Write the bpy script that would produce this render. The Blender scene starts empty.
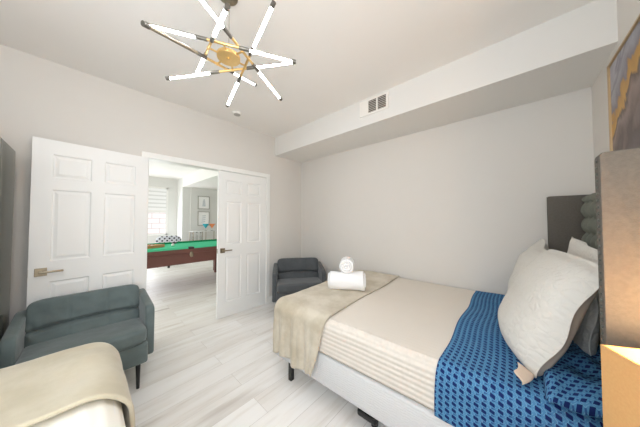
import bpy, bmesh, math, random
from mathutils import Vector, Matrix, noise
random.seed(7)
PI = math.pi
S = bpy.context.scene
COL = S.collection

# ------------------------------------------------------------------ camera
cam_d = bpy.data.cameras.new('camera'); cam = bpy.data.objects.new('camera', cam_d); COL.objects.link(cam)
cam_d.sensor_width = 36.0; cam_d.lens = 213.19 / 640 * 36; cam_d.clip_start = 0.02
_yaw, _pit = 0.73747, 0.0266
_F = Vector((-math.sin(_yaw) * math.cos(_pit), math.cos(_yaw) * math.cos(_pit), math.sin(_pit)))
_R = Vector((math.cos(_yaw), math.sin(_yaw), 0)); _U = _R.cross(_F)
cam.matrix_world = Matrix(((_R.x, _U.x, -_F.x, 2.9741), (_R.y, _U.y, -_F.y, -2.7416), (_R.z, _U.z, -_F.z, 1.3625), (0, 0, 0, 1)))
S.camera = cam

# ------------------------------------------------------------------ world, exposure, daylight, added fill lights
W = bpy.data.worlds.new('world'); S.world = W; W.use_nodes = True
bg = W.node_tree.nodes['Background']; bg.inputs[0].default_value = (0.86, 0.93, 1.0, 1); bg.inputs[1].default_value = 1.1
S.view_settings.view_transform = 'Standard'; S.view_settings.look = 'None'
S.view_settings.exposure = 0.80; S.view_settings.gamma = 1.0; S.view_settings.use_curve_mapping = False
TUBE_GLOW = 36.0
S.cycles.max_bounces = 16; S.cycles.diffuse_bounces = 10

def area(name, loc, rot, sx, sy, power, col):
    d = bpy.data.lights.new(name, 'AREA'); d.shape = 'RECTANGLE'; d.size = sx; d.size_y = sy; d.energy = power; d.color = col
    o = bpy.data.objects.new(name, d); o.location = loc; o.rotation_euler = rot; COL.objects.link(o); return o
area('bedroom_front_fill', (2.80, -3.80, 1.75), (PI / 2, 0, 0), 1.1, 1.35, 12, (0.84, 0.92, 1.0))  # added fill from behind the camera, its window is invented
area('bedroom_side_fill', (3.455, -3.1, 1.6), (0, PI / 2, 0), 1.2, 1.1, 14, (0.84, 0.92, 1.0))  # added fill off the solid right wall, no window there
area('daylight_game_room_window', (-5.66, -1.6, 1.25), (0, -PI / 2, 0), 0.8, 1.4, 19, (0.9, 0.95, 1.0))
area('game_room_side_fill', (-2.9, -4.95, 1.05), (PI / 2, 0, 0), 3.2, 1.9, 41, (0.95, 0.97, 1.0))  # added fill from the unseen game room side, no window built

# ------------------------------------------------------------------ materials
def lin(c):
    f = lambda v: v / 12.92 if v <= 0.04045 else ((v + 0.055) / 1.055) ** 2.4
    return tuple(f(v / 255) for v in c) + (1,)
class NT:
    def __init__(s, name):
        s.m = bpy.data.materials.new(name); s.m.use_nodes = True; s.t = s.m.node_tree; s.n = s.t.nodes; s.b = s.n['Principled BSDF']
    def new(s, typ, **k):
        n = s.n.new(typ)
        for a, v in k.items(): setattr(n, a, v)
        return n
    def put(s, sock, v):
        if hasattr(v, 'links') or isinstance(v, bpy.types.NodeSocket): s.t.links.new(v, sock)
        else: sock.default_value = v
    def math(s, op, a, b=None, c=None):
        n = s.new('ShaderNodeMath', operation=op); s.put(n.inputs[0], a)
        if b is not None: s.put(n.inputs[1], b)
        if c is not None: s.put(n.inputs[2], c)
        return n.outputs[0]
    def mix(s, f, a, b):
        n = s.new('ShaderNodeMix', data_type='RGBA'); s.put(n.inputs[0], f); s.put(n.inputs[6], a); s.put(n.inputs[7], b); return n.outputs[2]
    def coord(s, which='Object', scale=(1, 1, 1)):
        c = s.new('ShaderNodeTexCoord'); m = s.new('ShaderNodeMapping'); s.t.links.new(c.outputs[which], m.inputs[0]); m.inputs[3].default_value = scale; return m.outputs[0]
    def noise(s, vec, scale, detail=3, rough=0.5):
        n = s.new('ShaderNodeTexNoise'); s.put(n.inputs['Vector'], vec); n.inputs['Scale'].default_value = scale; n.inputs['Detail'].default_value = detail; n.inputs['Roughness'].default_value = rough; return n.outputs[0]
    def ramp(s, f, stops):
        n = s.new('ShaderNodeValToRGB'); s.put(n.inputs[0], f); e = n.color_ramp.elements
        while len(e) < len(stops): e.new(0.5)
        for el, (p, c) in zip(e, stops): el.position = p; el.color = c
        return n.outputs[0]
    def bump(s, h, strength=0.3, dist=0.01, prev=None):
        n = s.new('ShaderNodeBump'); n.inputs['Strength'].default_value = strength; n.inputs['Distance'].default_value = dist
        s.put(n.inputs['Height'], h)
        if prev is not None: s.put(n.inputs['Normal'], prev)
        s.t.links.new(n.outputs[0], s.b.inputs['Normal']); return n.outputs[0]

def simple(name, rgb, rough=0.5, metal=0.0, var=0.06, nscale=6, bump=0.0, bscale=80, bdist=0.004, sheen=0.0, spec=0.5):
    q = NT(name); v = q.coord()
    base = lin(rgb); f = q.noise(v, nscale)
    dk = tuple(c * (1 - var) for c in base[:3]) + (1,); lt = tuple(min(1, c * (1 + var)) for c in base[:3]) + (1,)
    q.put(q.b.inputs['Base Color'], q.mix(f, dk, lt))
    q.b.inputs['Roughness'].default_value = rough; q.b.inputs['Metallic'].default_value = metal
    q.b.inputs['Specular IOR Level'].default_value = spec
    if sheen: q.b.inputs['Sheen Weight'].default_value = sheen; q.b.inputs['Sheen Roughness'].default_value = 0.4
    if bump: q.bump(q.noise(v, bscale, 2), bump, bdist)
    return q.m
def glow(name, rgb, strength):
    q = NT(name); q.b.inputs['Base Color'].default_value = (1, 1, 1, 1)
    q.b.inputs['Emission Color'].default_value = lin(rgb); q.b.inputs['Emission Strength'].default_value = strength; return q.m

M = {}
M['wall'] = simple('greige_wall_paint', (220, 216, 210), 0.75, var=0.012, bump=0.06, bscale=150, bdist=0.002, spec=0.25)
M['ceil'] = simple('white_ceiling_paint', (240, 237, 233), 0.8, var=0.01, bump=0.05, bscale=180, bdist=0.002, spec=0.2)
M['soffit'] = simple('white_soffit_paint', (228, 226, 222), 0.8, var=0.01, spec=0.2)
M['trim'] = simple('white_trim_paint', (240, 239, 235), 0.4, var=0.01)
M['door'] = simple('white_door_paint', (240, 239, 236), 0.42, var=0.01)
M['plaster'] = simple('pale_game_room_paint', (222, 222, 218), 0.75, var=0.01)
M['brass'] = simple('brushed_gold', (226, 190, 126), 0.36, 0.85, var=0.10, nscale=40)
M['pale_gold'] = simple('pale_gold_frame', (196, 170, 132), 0.4, 0.5, var=0.05)
M['gunmetal'] = simple('dark_grey_metal', (112, 107, 99), 0.4, 0.7, var=0.05)
M['nickel'] = simple('satin_nickel', (158, 146, 126), 0.35, 0.9, var=0.05)
M['black'] = simple('black_leg_metal', (22, 22, 23), 0.4, var=0.1)
M['velvet'] = simple('grey_velvet', (102, 113, 112), 0.85, var=0.34, nscale=7, bump=0.25, bscale=14, bdist=0.012, sheen=0.35, spec=0.2)  # strong colour mottle stands in for light on the velvet's wrinkles
M['velvet_shaded'] = simple('grey_velvet_shaded', (84, 87, 89), 0.85, var=0.34, nscale=7, bump=0.25, bscale=14, bdist=0.012, sheen=0.3, spec=0.2)  # same velvet as the sofa, dimmer corner light put into its colour
M['linen'] = simple('grey_green_linen', (106, 101, 94), 0.9, var=0.2, nscale=90, bump=0.35, bscale=260, bdist=0.003, spec=0.15)
M['headfab'] = simple('dark_grey_linen', (118, 120, 110), 0.9, var=0.10, nscale=50, bump=0.3, bscale=260, bdist=0.003, spec=0.15)
M['nail'] = simple('pewter_nail', (104, 106, 100), 0.35, 0.8)
M['towel'] = simple('white_terry', (246, 246, 246), 0.95, var=0.02, bump=0.7, bscale=130, bdist=0.006, spec=0.1)
M['mattress'] = simple('white_mattress_fabric', (240, 238, 234), 0.9, var=0.02, bump=0.3, bscale=60, spec=0.1)
M['wood'] = simple('dark_brown_wood', (112, 70, 62), 0.4, var=0.12, nscale=9)
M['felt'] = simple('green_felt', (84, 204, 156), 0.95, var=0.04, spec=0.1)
M['felt_shaded'] = simple('green_felt_shaded', (26, 140, 92), 0.95, var=0.04, spec=0.1)  # same felt, shaded faces of the far cushions painted darker
M['leather'] = simple('black_pocket_leather', (34, 32, 32), 0.5)
M['dark_gloss'] = simple('dark_glossy_front', (98, 99, 90), 0.12, var=0.04)
M['dark_frame'] = simple('dark_brown_frame', (62, 53, 44), 0.4)
M['blind'] = simple('white_blind_fabric', (246, 246, 246), 0.8, var=0.01)
M['blind_sheer'] = simple('grey_sheer_blind_band', (222, 223, 222), 0.8, var=0.02)
M['paper'] = simple('white_print_paper', (245, 245, 243), 0.7, var=0.02)
M['ink'] = simple('pale_grey_ink', (208, 212, 215), 0.8, var=0.2, nscale=30)
M['frame_grey'] = simple('grey_picture_frame', (172, 168, 162), 0.5)
M['orange'] = simple('orange_glaze', (240, 150, 92), 0.3)
M['teal'] = simple('teal_glaze', (52, 176, 190), 0.3)
M['red'] = simple('red_ball', (214, 84, 60), 0.2); M['yellow'] = simple('yellow_ball', (240, 196, 90), 0.2); M['cueball'] = simple('white_ball', (248, 246, 240), 0.2)
M['rackwood'] = simple('orange_rack_wood', (214, 146, 100), 0.5)
M['nightwood'] = simple('white_nightstand_paint', (228, 224, 216), 0.45, var=0.02)
M['grille'] = simple('vent_shadow_grey', (84, 74, 60), 0.7)
M['ivory'] = simple('ivory_vent_paint', (238, 234, 228), 0.5, var=0.01)
M['tag'] = simple('white_tag', (240, 240, 240), 0.7)
M['tube'] = glow('lit_led_tube', (240, 246, 255), TUBE_GLOW)
M['downlight'] = glow('lit_downlight', (255, 250, 240), 30)
M['bulb'] = glow('lit_bulb', (255, 214, 150), 30)

def m_glass(name, tint, rough=0.02):
    q = NT(name); q.b.inputs['Base Color'].default_value = tint; q.b.inputs['Transmission Weight'].default_value = 1.0
    q.b.inputs['Roughness'].default_value = rough; q.b.inputs['IOR'].default_value = 1.1; return q.m
M['glass'] = m_glass('clear_window_glass', (1, 1, 1, 1))
M['bottle'] = m_glass('clear_bottle_glass', (0.85, 0.86, 0.84, 1), 0.05)

def m_floor():
    q = NT('whitewashed_oak_planks')
    c = q.new('ShaderNodeTexCoord'); sp = q.new('ShaderNodeSeparateXYZ'); q.t.links.new(c.outputs['Object'], sp.inputs[0])
    cb = q.new('ShaderNodeCombineXYZ'); q.put(cb.inputs[0], sp.outputs[1]); q.put(cb.inputs[1], sp.outputs[0])
    br = q.new('ShaderNodeTexBrick'); q.put(br.inputs['Vector'], cb.outputs[0])
    br.offset = 0.37; br.inputs['Color1'].default_value = (0, 0, 0, 1); br.inputs['Color2'].default_value = (1, 1, 1, 1); br.inputs['Mortar'].default_value = (0.5, 0.5, 0.5, 1)
    br.inputs['Scale'].default_value = 1; br.inputs['Mortar Size'].default_value = 0.0016; br.inputs['Mortar Smooth'].default_value = 0.4
    br.inputs['Brick Width'].default_value = 1.35; br.inputs['Row Height'].default_value = 0.185
    gv = q.new('ShaderNodeMapping'); q.put(gv.inputs[0], c.outputs['Object']); gv.inputs[3].default_value = (9, 0.9, 1)
    off = q.new('ShaderNodeVectorMath', operation='ADD'); q.put(off.inputs[0], gv.outputs[0])
    sc = q.new('ShaderNodeVectorMath', operation='SCALE'); q.put(sc.inputs[0], br.outputs['Color']); sc.inputs['Scale'].default_value = 23; q.put(off.inputs[1], sc.outputs[0])
    g = q.noise(off.outputs[0], 1.6, 7, 0.62)
    grain = q.ramp(g, [(0.27, lin((222, 215, 208))), (0.40, lin((241, 238, 234))), (0.52, lin((250, 248, 246))), (0.75, lin((253, 252, 251)))])
    tone = q.mix(br.outputs['Color'], lin((244, 242, 239)), lin((254, 254, 253)))
    mul = q.new('ShaderNodeMix', data_type='RGBA', blend_type='MULTIPLY'); mul.inputs[0].default_value = 1; q.put(mul.inputs[6], grain); q.put(mul.inputs[7], tone)
    kn = q.noise(off.outputs[0], 0.9, 2, 0.4); kr = q.ramp(kn, [(0.66, (0, 0, 0, 1)), (0.76, (1, 1, 1, 1))])
    k2 = q.mix(q.math('MULTIPLY', kr, 0.5), mul.outputs[2], lin((160, 146, 132)))
    q.put(q.b.inputs['Base Color'], q.mix(q.math('MULTIPLY', br.outputs['Fac'], 0.45), k2, lin((150, 140, 128))))
    q.b.inputs['Roughness'].default_value = 0.42; q.b.inputs['Specular IOR Level'].default_value = 0.35
    q.bump(q.math('SUBTRACT', g, q.math('MULTIPLY', br.outputs['Fac'], 2.0)), 0.12, 0.003)
    return q.m
M['floor'] = m_floor()

def m_rib(name, rgb, period, axis, cross=None, amount=0.8, dist=0.006, flat=1.0):
    # ribbed bedspread, rib lines follow the cloth (UV metres)
    q = NT(name); uv = q.new('ShaderNodeTexCoord'); sp = q.new('ShaderNodeSeparateXYZ'); q.t.links.new(uv.outputs['UV'], sp.inputs[0])
    side = q.math('ADD', q.math('MULTIPLY', q.math('LESS_THAN', sp.outputs[1], -0.70), 1 - flat), flat)
    h = q.math('SINE', q.math('MULTIPLY', sp.outputs[axis], 2 * PI / period))
    if cross: h = q.math('ADD', h, q.math('MULTIPLY', q.math('SINE', q.math('MULTIPLY', sp.outputs[1 - axis], 2 * PI / cross)), 0.35))
    base = lin(rgb); f = q.noise(uv.outputs['UV'], 5)
    q.put(q.b.inputs['Base Color'], q.mix(f, tuple(c * 0.97 for c in base[:3]) + (1,), base))
    q.b.inputs['Roughness'].default_value = 0.9; q.b.inputs['Specular IOR Level'].default_value = 0.15
    q.bump(q.math('MULTIPLY', h, side), amount, dist); return q.m
M['bedspread'] = m_rib('cream_ribbed_bedspread', (226, 218, 207), 0.030, 1, 0.024, 0.5, 0.004, 0.12)
M['sheet2'] = m_rib('ivory_ribbed_sheet', (244, 240, 230), 0.05, 1, None, 0.25, 0.006)

def m_box():
    q = NT('white_woven_box_spring'); v = q.coord('Object', (1, 1, 1))
    w = q.new('ShaderNodeTexWave'); w.bands_direction = 'Z'; q.put(w.inputs['Vector'], v); w.inputs['Scale'].default_value = 22; w.inputs['Distortion'].default_value = 6; w.inputs['Detail'].default_value = 2; w.inputs['Detail Scale'].default_value = 1.2
    q.b.inputs['Base Color'].default_value = lin((216, 216, 216)); q.b.inputs['Roughness'].default_value = 0.85; q.b.inputs['Specular IOR Level'].default_value = 0.2
    q.bump(w.outputs[1], 0.35, 0.005); return q.m
M['boxspring'] = m_box()

def m_throw(name, light, dark):
    q = NT(name); c = q.new('ShaderNodeTexCoord')
    n1 = q.noise(c.outputs['UV'], 4.5, 4, 0.6); f = q.ramp(n1, [(0.40, (0, 0, 0, 1)), (0.62, (1, 1, 1, 1))])
    q.put(q.b.inputs['Base Color'], q.mix(f, lin(dark), lin(light)))
    q.b.inputs['Roughness'].default_value = 0.9; q.b.inputs['Sheen Weight'].default_value = 0.35; q.b.inputs['Sheen Roughness'].default_value = 0.4; q.b.inputs['Specular IOR Level'].default_value = 0.15
    b = q.bump(q.noise(c.outputs['UV'], 260, 2), 0.35, 0.003)
    q.bump(q.noise(c.outputs['UV'], 9, 2), 0.25, 0.02, b); return q.m
M['throw'] = m_throw('beige_plush_throw', (211, 202, 185), (188, 177, 156))
M['throw2'] = m_throw('cream_plush_throw', (204, 195, 174), (192, 182, 158))

def m_blue():
    q = NT('blue_geometric_sheet'); uv = q.new('ShaderNodeTexCoord'); sp = q.new('ShaderNodeSeparateXYZ'); q.t.links.new(uv.outputs['UV'], sp.inputs[0])
    P, Q = 0.031, 0.026
    row = q.math('DIVIDE', sp.outputs[0], Q); r = q.math('FLOOR', row); fv = q.math('SUBTRACT', q.math('FRACT', row), 0.5)
    sh = q.math('MULTIPLY', q.math('MODULO', r, 2.0), 0.5)
    fu = q.math('SUBTRACT', q.math('FRACT', q.math('ADD', q.math('DIVIDE', sp.outputs[1], P), sh)), 0.5)
    sk = q.math('ABSOLUTE', q.math('ADD', fu, q.math('MULTIPLY', fv, 0.35)))
    navy = q.math('MULTIPLY', q.math('LESS_THAN', sk, 0.235), q.math('LESS_THAN', q.math('ABSOLUTE', fv), 0.31))
    au = q.math('ABSOLUTE', fu)
    dot = q.math('MULTIPLY', q.math('GREATER_THAN', au, 0.41), q.math('LESS_THAN', q.math('ABSOLUTE', q.math('SUBTRACT', fv, 0.1)), 0.2))
    line = q.math('MULTIPLY', q.math('LESS_THAN', q.math('ABSOLUTE', q.math('SUBTRACT', q.math('ADD', au, q.math('ABSOLUTE', fv)), 0.60)), 0.05), 0.3)
    ground = q.mix(q.noise(uv.outputs['UV'], 14), lin((60, 114, 160)), lin((86, 142, 182)))
    c1 = q.mix(line, ground, lin((150, 198, 224))); c2 = q.mix(q.math('MULTIPLY', dot, 0.8), c1, lin((34, 66, 122)))
    q.put(q.b.inputs['Base Color'], q.mix(navy, c2, lin((20, 38, 92))))
    q.b.inputs['Roughness'].default_value = 0.8; q.b.inputs['Specular IOR Level'].default_value = 0.2
    q.bump(q.noise(uv.outputs['UV'], 12, 3), 0.35, 0.012); return q.m
M['blue'] = m_blue()

def m_quilt(name, rgb):
    q = NT(name); c = q.new('ShaderNodeTexCoord')
    v = q.new('ShaderNodeTexVoronoi'); v.feature = 'DISTANCE_TO_EDGE'; q.put(v.inputs['Vector'], c.outputs['UV']); v.inputs['Scale'].default_value = 32
    h = q.ramp(v.outputs[0], [(0.0, (0, 0, 0, 1)), (0.25, (1, 1, 1, 1))])
    base = lin(rgb); q.put(q.b.inputs['Base Color'], q.mix(q.noise(c.outputs['UV'], 30), tuple(x * 0.93 for x in base[:3]) + (1,), base))
    q.b.inputs['Roughness'].default_value = 0.9; q.b.inputs['Specular IOR Level'].default_value = 0.15
    b = q.bump(h, 0.45, 0.006); q.bump(q.noise(c.outputs['UV'], 150, 2), 0.2, 0.003, b); return q.m
M['quilt'] = m_quilt('cream_quilted_sham', (222, 219, 212))
M['pillow_plain'] = simple('plain_white_cotton', (238, 236, 230), 0.9, var=0.02, bump=0.3, bscale=16, bdist=0.008, spec=0.1)
M['lining'] = simple('pinkish_beige_lining', (226, 205, 184), 0.9, var=0.03)

def m_shade():
    q = NT('tan_lamp_shade_fabric'); v = q.coord()
    n = q.noise(v, 180, 2); col = q.mix(n, lin((204, 160, 106)), lin((216, 174, 120)))
    d = q.new('ShaderNodeBsdfDiffuse'); t = q.new('ShaderNodeBsdfTranslucent'); q.put(d.inputs[0], col); q.put(t.inputs[0], col)
    mx = q.new('ShaderNodeMixShader'); mx.inputs[0].default_value = 0.085; q.t.links.new(d.outputs[0], mx.inputs[1]); q.t.links.new(t.outputs[0], mx.inputs[2])
    out = q.n['Material Output']; q.t.links.new(mx.outputs[0], out.inputs[0]); return q.m
M['shade'] = m_shade()

def m_art():
    q = NT('marbled_grey_gold_painting'); c = q.coord('Object', (1, 1, 1))
    sp = q.new('ShaderNodeSeparateXYZ'); q.put(sp.inputs[0], c)
    n = q.new('ShaderNodeTexNoise'); q.put(n.inputs['Vector'], c); n.inputs['Scale'].default_value = 3.2; n.inputs['Detail'].default_value = 5; n.inputs['Distortion'].default_value = 1.1
    sv = q.math('ADD', q.math('SUBTRACT', sp.outputs[2], q.math('MULTIPLY', q.math('SUBTRACT', 0.39, sp.outputs[1]), 0.5)), q.math('MULTIPLY', q.math('SUBTRACT', n.outputs[0], 0.5), 0.55))
    base = q.ramp(q.math('ADD', sv, 0.49), [(0.0, lin((120, 112, 116))), (0.22, lin((88, 72, 68))), (0.36, lin((152, 132, 124))), (0.42, lin((92, 74, 66))), (0.45, lin((206, 158, 72))), (0.53, lin((190, 142, 62))), (0.555, lin((126, 124, 134))), (0.66, lin((168, 168, 178))), (0.72, lin((134, 134, 146))), (0.76, lin((178, 178, 188))), (1.0, lin((150, 150, 160)))])
    fine = q.noise(c, 22, 4); mul = q.mix(q.math('MULTIPLY', fine, 0.35), base, lin((120, 112, 112)))
    q.put(q.b.inputs['Base Color'], mul); q.b.inputs['Roughness'].default_value = 0.5; return q.m
M['art'] = m_art()

def m_brick():
    q = NT('pale_outdoor_brick'); c = q.new('ShaderNodeTexCoord'); sp = q.new('ShaderNodeSeparateXYZ'); q.t.links.new(c.outputs['Object'], sp.inputs[0])
    cb = q.new('ShaderNodeCombineXYZ'); q.put(cb.inputs[0], sp.outputs[1]); q.put(cb.inputs[1], sp.outputs[2])
    br = q.new('ShaderNodeTexBrick'); q.put(br.inputs['Vector'], cb.outputs[0]); br.inputs['Scale'].default_value = 1
    br.inputs['Color1'].default_value = lin((246, 228, 222)); br.inputs['Color2'].default_value = lin((250, 238, 232)); br.inputs['Mortar'].default_value = lin((214, 196, 190))
    br.inputs['Brick Width'].default_value = 0.5; br.inputs['Row Height'].default_value = 0.2; br.inputs['Mortar Size'].default_value = 0.012
    q.put(q.b.inputs['Base Color'], br.outputs['Color']); q.b.inputs['Roughness'].default_value = 0.9; return q.m
M['brick'] = m_brick()

def m_dots():
    q = NT('black_dotted_white_fabric'); c = q.new('ShaderNodeTexCoord'); sp = q.new('ShaderNodeSeparateXYZ'); q.t.links.new(c.outputs['Object'], sp.inputs[0])
    row = q.math('DIVIDE', sp.outputs[2], 0.06); r = q.math('FLOOR', row); fv = q.math('SUBTRACT', q.math('FRACT', row), 0.5)
    fu = q.math('SUBTRACT', q.math('FRACT', q.math('ADD', q.math('DIVIDE', sp.outputs[1], 0.115), q.math('MULTIPLY', q.math('MODULO', r, 2.0), 0.5))), 0.5)
    d = q.math('ADD', q.math('POWER', q.math('MULTIPLY', fu, 1.9), 2.0), q.math('POWER', fv, 2.0))
    q.put(q.b.inputs['Base Color'], q.mix(q.math('LESS_THAN', d, 0.14), lin((214, 218, 226)), lin((38, 40, 52)))); q.b.inputs['Roughness'].default_value = 0.9; return q.m
M['dots'] = m_dots()

# ------------------------------------------------------------------ mesh helpers
def bm_new(): return bmesh.new()
def merge(dst, src, mat=None):
    me = bpy.data.meshes.new('tmp'); src.to_mesh(me); src.free()
    if mat is not None: me.transform(mat)
    dst.from_mesh(me); bpy.data.meshes.remove(me)
def box(bm, x0, x1, y0, y1, z0, z1, r=0, seg=3):
    t = bmesh.new(); bmesh.ops.create_cube(t, size=1)
    for v in t.verts: v.co = Vector(((x0 + x1) / 2 + v.co.x * (x1 - x0), (y0 + y1) / 2 + v.co.y * (y1 - y0), (z0 + z1) / 2 + v.co.z * (z1 - z0)))
    if r: bmesh.ops.bevel(t, geom=t.edges[:], offset=r, segments=seg, profile=0.5, affect='EDGES')
    merge(bm, t); return bm
def tube(bm, p, q, r0, r1=None, seg=14, caps=True):
    p = Vector(p); q = Vector(q); r1 = r0 if r1 is None else r1; d = q - p
    t = bmesh.new(); bmesh.ops.create_cone(t, cap_ends=caps, segments=seg, radius1=r0, radius2=r1, depth=d.length)
    merge(bm, t, Matrix.Translation((p + q) / 2) @ d.to_track_quat('Z', 'Y').to_matrix().to_4x4()); return bm
def lathe(bm, prof, c=(0, 0, 0), seg=28, close=False):
    c = Vector(c); rings = []
    for r, z in prof: rings.append([bm.verts.new(c + Vector((r * math.cos(2 * PI * i / seg), r * math.sin(2 * PI * i / seg), z))) for i in range(seg)])
    for a, b in zip(rings, rings[1:]):
        for i in range(seg): bm.faces.new((a[i], a[(i + 1) % seg], b[(i + 1) % seg], b[i]))
    if prof[0][0] > 1e-4: bm.faces.new(rings[0][::-1])
    if prof[-1][0] > 1e-4: bm.faces.new(rings[-1])
    bmesh.ops.remove_doubles(bm, verts=bm.verts, dist=1e-5); return bm
def sphere(bm, c, r, seg=16):
    t = bmesh.new(); bmesh.ops.create_uvsphere(t, u_segments=seg, v_segments=seg // 2, radius=r); merge(bm, t, Matrix.Translation(c)); return bm
def prism(bm, pts, axis, a, b, r=0, seg=2):
    # polygon pts (u,v) extruded along axis ('x','y','z') from a to b
    f = {'x': lambda u, v, w: (w, u, v), 'y': lambda u, v, w: (u, w, v), 'z': lambda u, v, w: (u, v, w)}[axis]
    t = bmesh.new(); A = [t.verts.new(f(u, v, a)) for u, v in pts]; B = [t.verts.new(f(u, v, b)) for u, v in pts]
    t.faces.new(A); t.faces.new(B[::-1]); n = len(pts)
    for i in range(n): t.faces.new((A[i], B[i], B[(i + 1) % n], A[(i + 1) % n]))
    bmesh.ops.recalc_face_normals(t, faces=t.faces)
    if r: bmesh.ops.bevel(t, geom=t.edges[:], offset=r, segments=seg, profile=0.5, affect='EDGES')
    merge(bm, t); return bm
def grid(bm, nu, nv, fn, uvfn=None, closed_u=False):
    vs = [[bm.verts.new(fn(i / nu, j / nv)) for j in range(nv + 1)] for i in range(nu if closed_u else nu + 1)]
    uv = bm.loops.layers.uv.verify() if uvfn else None
    for i in range(nu):
        for j in range(nv):
            k = [(i, j), (i + 1, j), (i + 1, j + 1), (i, j + 1)]
            f = bm.faces.new([vs[a % len(vs)][b] for a, b in k])
            if uv:
                for lp, (a, b) in zip(f.loops, k): lp[uv].uv = uvfn(a / nu, b / nv)
    return bm
def superell(bm, c, a, m=6.0, n=24, dfn=None, mat=None):
    # rounded box: a cube grid pulled onto |x|^m+|y|^m+|z|^m = 1
    t = bmesh.new()
    ns = [max(4, min(90, int(n * w / max(a)))) for w in a]
    ax = [(0, 1, 2), (1, 2, 0), (2, 0, 1)]
    for i, j, k in ax:
        for sg in (-1, 1):
            def fn(u, v):
                q = [0, 0, 0]; q[i] = 2 * u - 1; q[j] = 2 * v - 1; q[k] = sg
                if m < 3: q = [math.tan(w * PI / 4) for w in q]
                L = sum(abs(w) ** m for w in q) ** (1 / m); p = Vector(q) / L
                if dfn: p = dfn(p)
                p = Vector((p.x * a[0], p.y * a[1], p.z * a[2]))
                if mat is not None: p = mat @ p
                return p + Vector(c)
            grid(t, ns[i], ns[j], fn)
    bmesh.ops.remove_doubles(t, verts=t.verts, dist=1e-4); bmesh.ops.recalc_face_normals(t, faces=t.faces); merge(bm, t); return bm

def obj(name, bm, mat, parent=None, smooth=False, loc=None):
    me = bpy.data.meshes.new(name); bmesh.ops.recalc_face_normals(bm, faces=bm.faces); bm.to_mesh(me); bm.free(); me.materials.append(M[mat] if isinstance(mat, str) else mat)
    if smooth:
        for p in me.polygons: p.use_smooth = True
        if smooth != 'all':
            try: me.set_sharp_from_angle(angle=math.radians(40))
            except Exception: pass
    o = bpy.data.objects.new(name, me); COL.objects.link(o); o.parent = parent
    if loc: o.location = loc
    return o
def thing(name, label, cat, loc=(0, 0, 0), rz=0, group=None):
    o = bpy.data.objects.new(name, None); COL.objects.link(o); o.location = loc; o.rotation_euler = (0, 0, rz); o.empty_display_size = 0.1
    return tag(o, label, cat, group)
def tag(o, label, cat, group=None):
    o['label'] = label; o['category'] = cat
    if group: o['group'] = group
    return o
def struct(name, bm, mat, smooth=False):
    o = obj(name, bm, mat, None, smooth); o['kind'] = 'structure'; return o
def dupe(o, parent):
    c = o.copy(); COL.objects.link(c); c.parent = parent
    for ch in list(o.children): dupe(ch, c)
    return c

# ------------------------------------------------------------------ room shell
ZC, ZS, WX = 2.744, 2.436, 3.46
DL, DR, DH = -2.285, -0.767, 2.04                                     # door opening
b = bm_new(); box(b, -6.0, WX + 0.12, -5.2, 1.7, -0.06, 0); struct('floor', b, 'floor')
b = bm_new(); box(b, -5.9, WX + 0.12, -5.2, 1.7, ZC, ZC + 0.08); struct('ceiling', b, 'ceil')
b = bm_new(); box(b, -0.12, 0, -3.92, DL - 0.018, 0, ZC); box(b, -0.12, 0, DR + 0.018, 0.0, 0, ZC); box(b, -0.12, 0, DL - 0.018, DR + 0.018, DH + 0.018, ZC); struct('wall_left', b, 'wall')
b = bm_new(); box(b, 0, WX, 0, 0.12, 0, ZC); struct('wall_back', b, 'wall')
b = bm_new(); box(b, WX, WX + 0.12, -3.92, 0.12, 0, ZC); struct('wall_right', b, 'wall')
b = bm_new(); wx0, wx1, wz0, wz1 = 2.25, 3.35, 1.075, 2.425  # unseen opening added for the front fill light
box(b, -0.12, wx0, -3.92, -3.80, 0, ZC); box(b, wx1, WX, -3.92, -3.80, 0, ZC); box(b, wx0, wx1, -3.92, -3.80, 0, wz0); box(b, wx0, wx1, -3.92, -3.80, wz1, ZC); struct('wall_front', b, 'wall')
b = bm_new(); box(b, 0, WX, -0.6, 0, ZS, ZC); struct('trim_1', b, 'soffit')
b = bm_new(); box(b, 0, 0.014, DR + 0.062, 0, 0, 0.10, 0.004, 2); box(b, 0, 0.014, -3.80, DL - 0.062, 0, 0.10, 0.004, 2); struct('baseboard_left', b, 'trim')
b = bm_new(); box(b, 0.014, WX, -0.014, 0, 0, 0.10, 0.004, 2); struct('baseboard_back', b, 'trim')
b = bm_new(); box(b, WX - 0.014, WX, -3.80, -0.014, 0, 0.10, 0.004, 2); struct('baseboard_right', b, 'trim')
# casing and jambs of the double doors
b = bm_new()
for y0, y1 in ((DL - 0.060, DL + 0.004), (DR - 0.004, DR + 0.060)): box(b, 0, 0.018, y0, y1, 0, DH - 0.004, 0.005, 2)
box(b, 0, 0.018, DL - 0.060, DR + 0.060, DH - 0.004, DH + 0.06, 0.005, 2)
box(b, -0.13, 0.0, DL - 0.018, DL, 0, DH); box(b, -0.13, 0.0, DR, DR + 0.018, 0, DH); box(b, -0.13, 0.0, DL, DR, DH, DH + 0.018)
struct('trim_2', b, 'trim')

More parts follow.
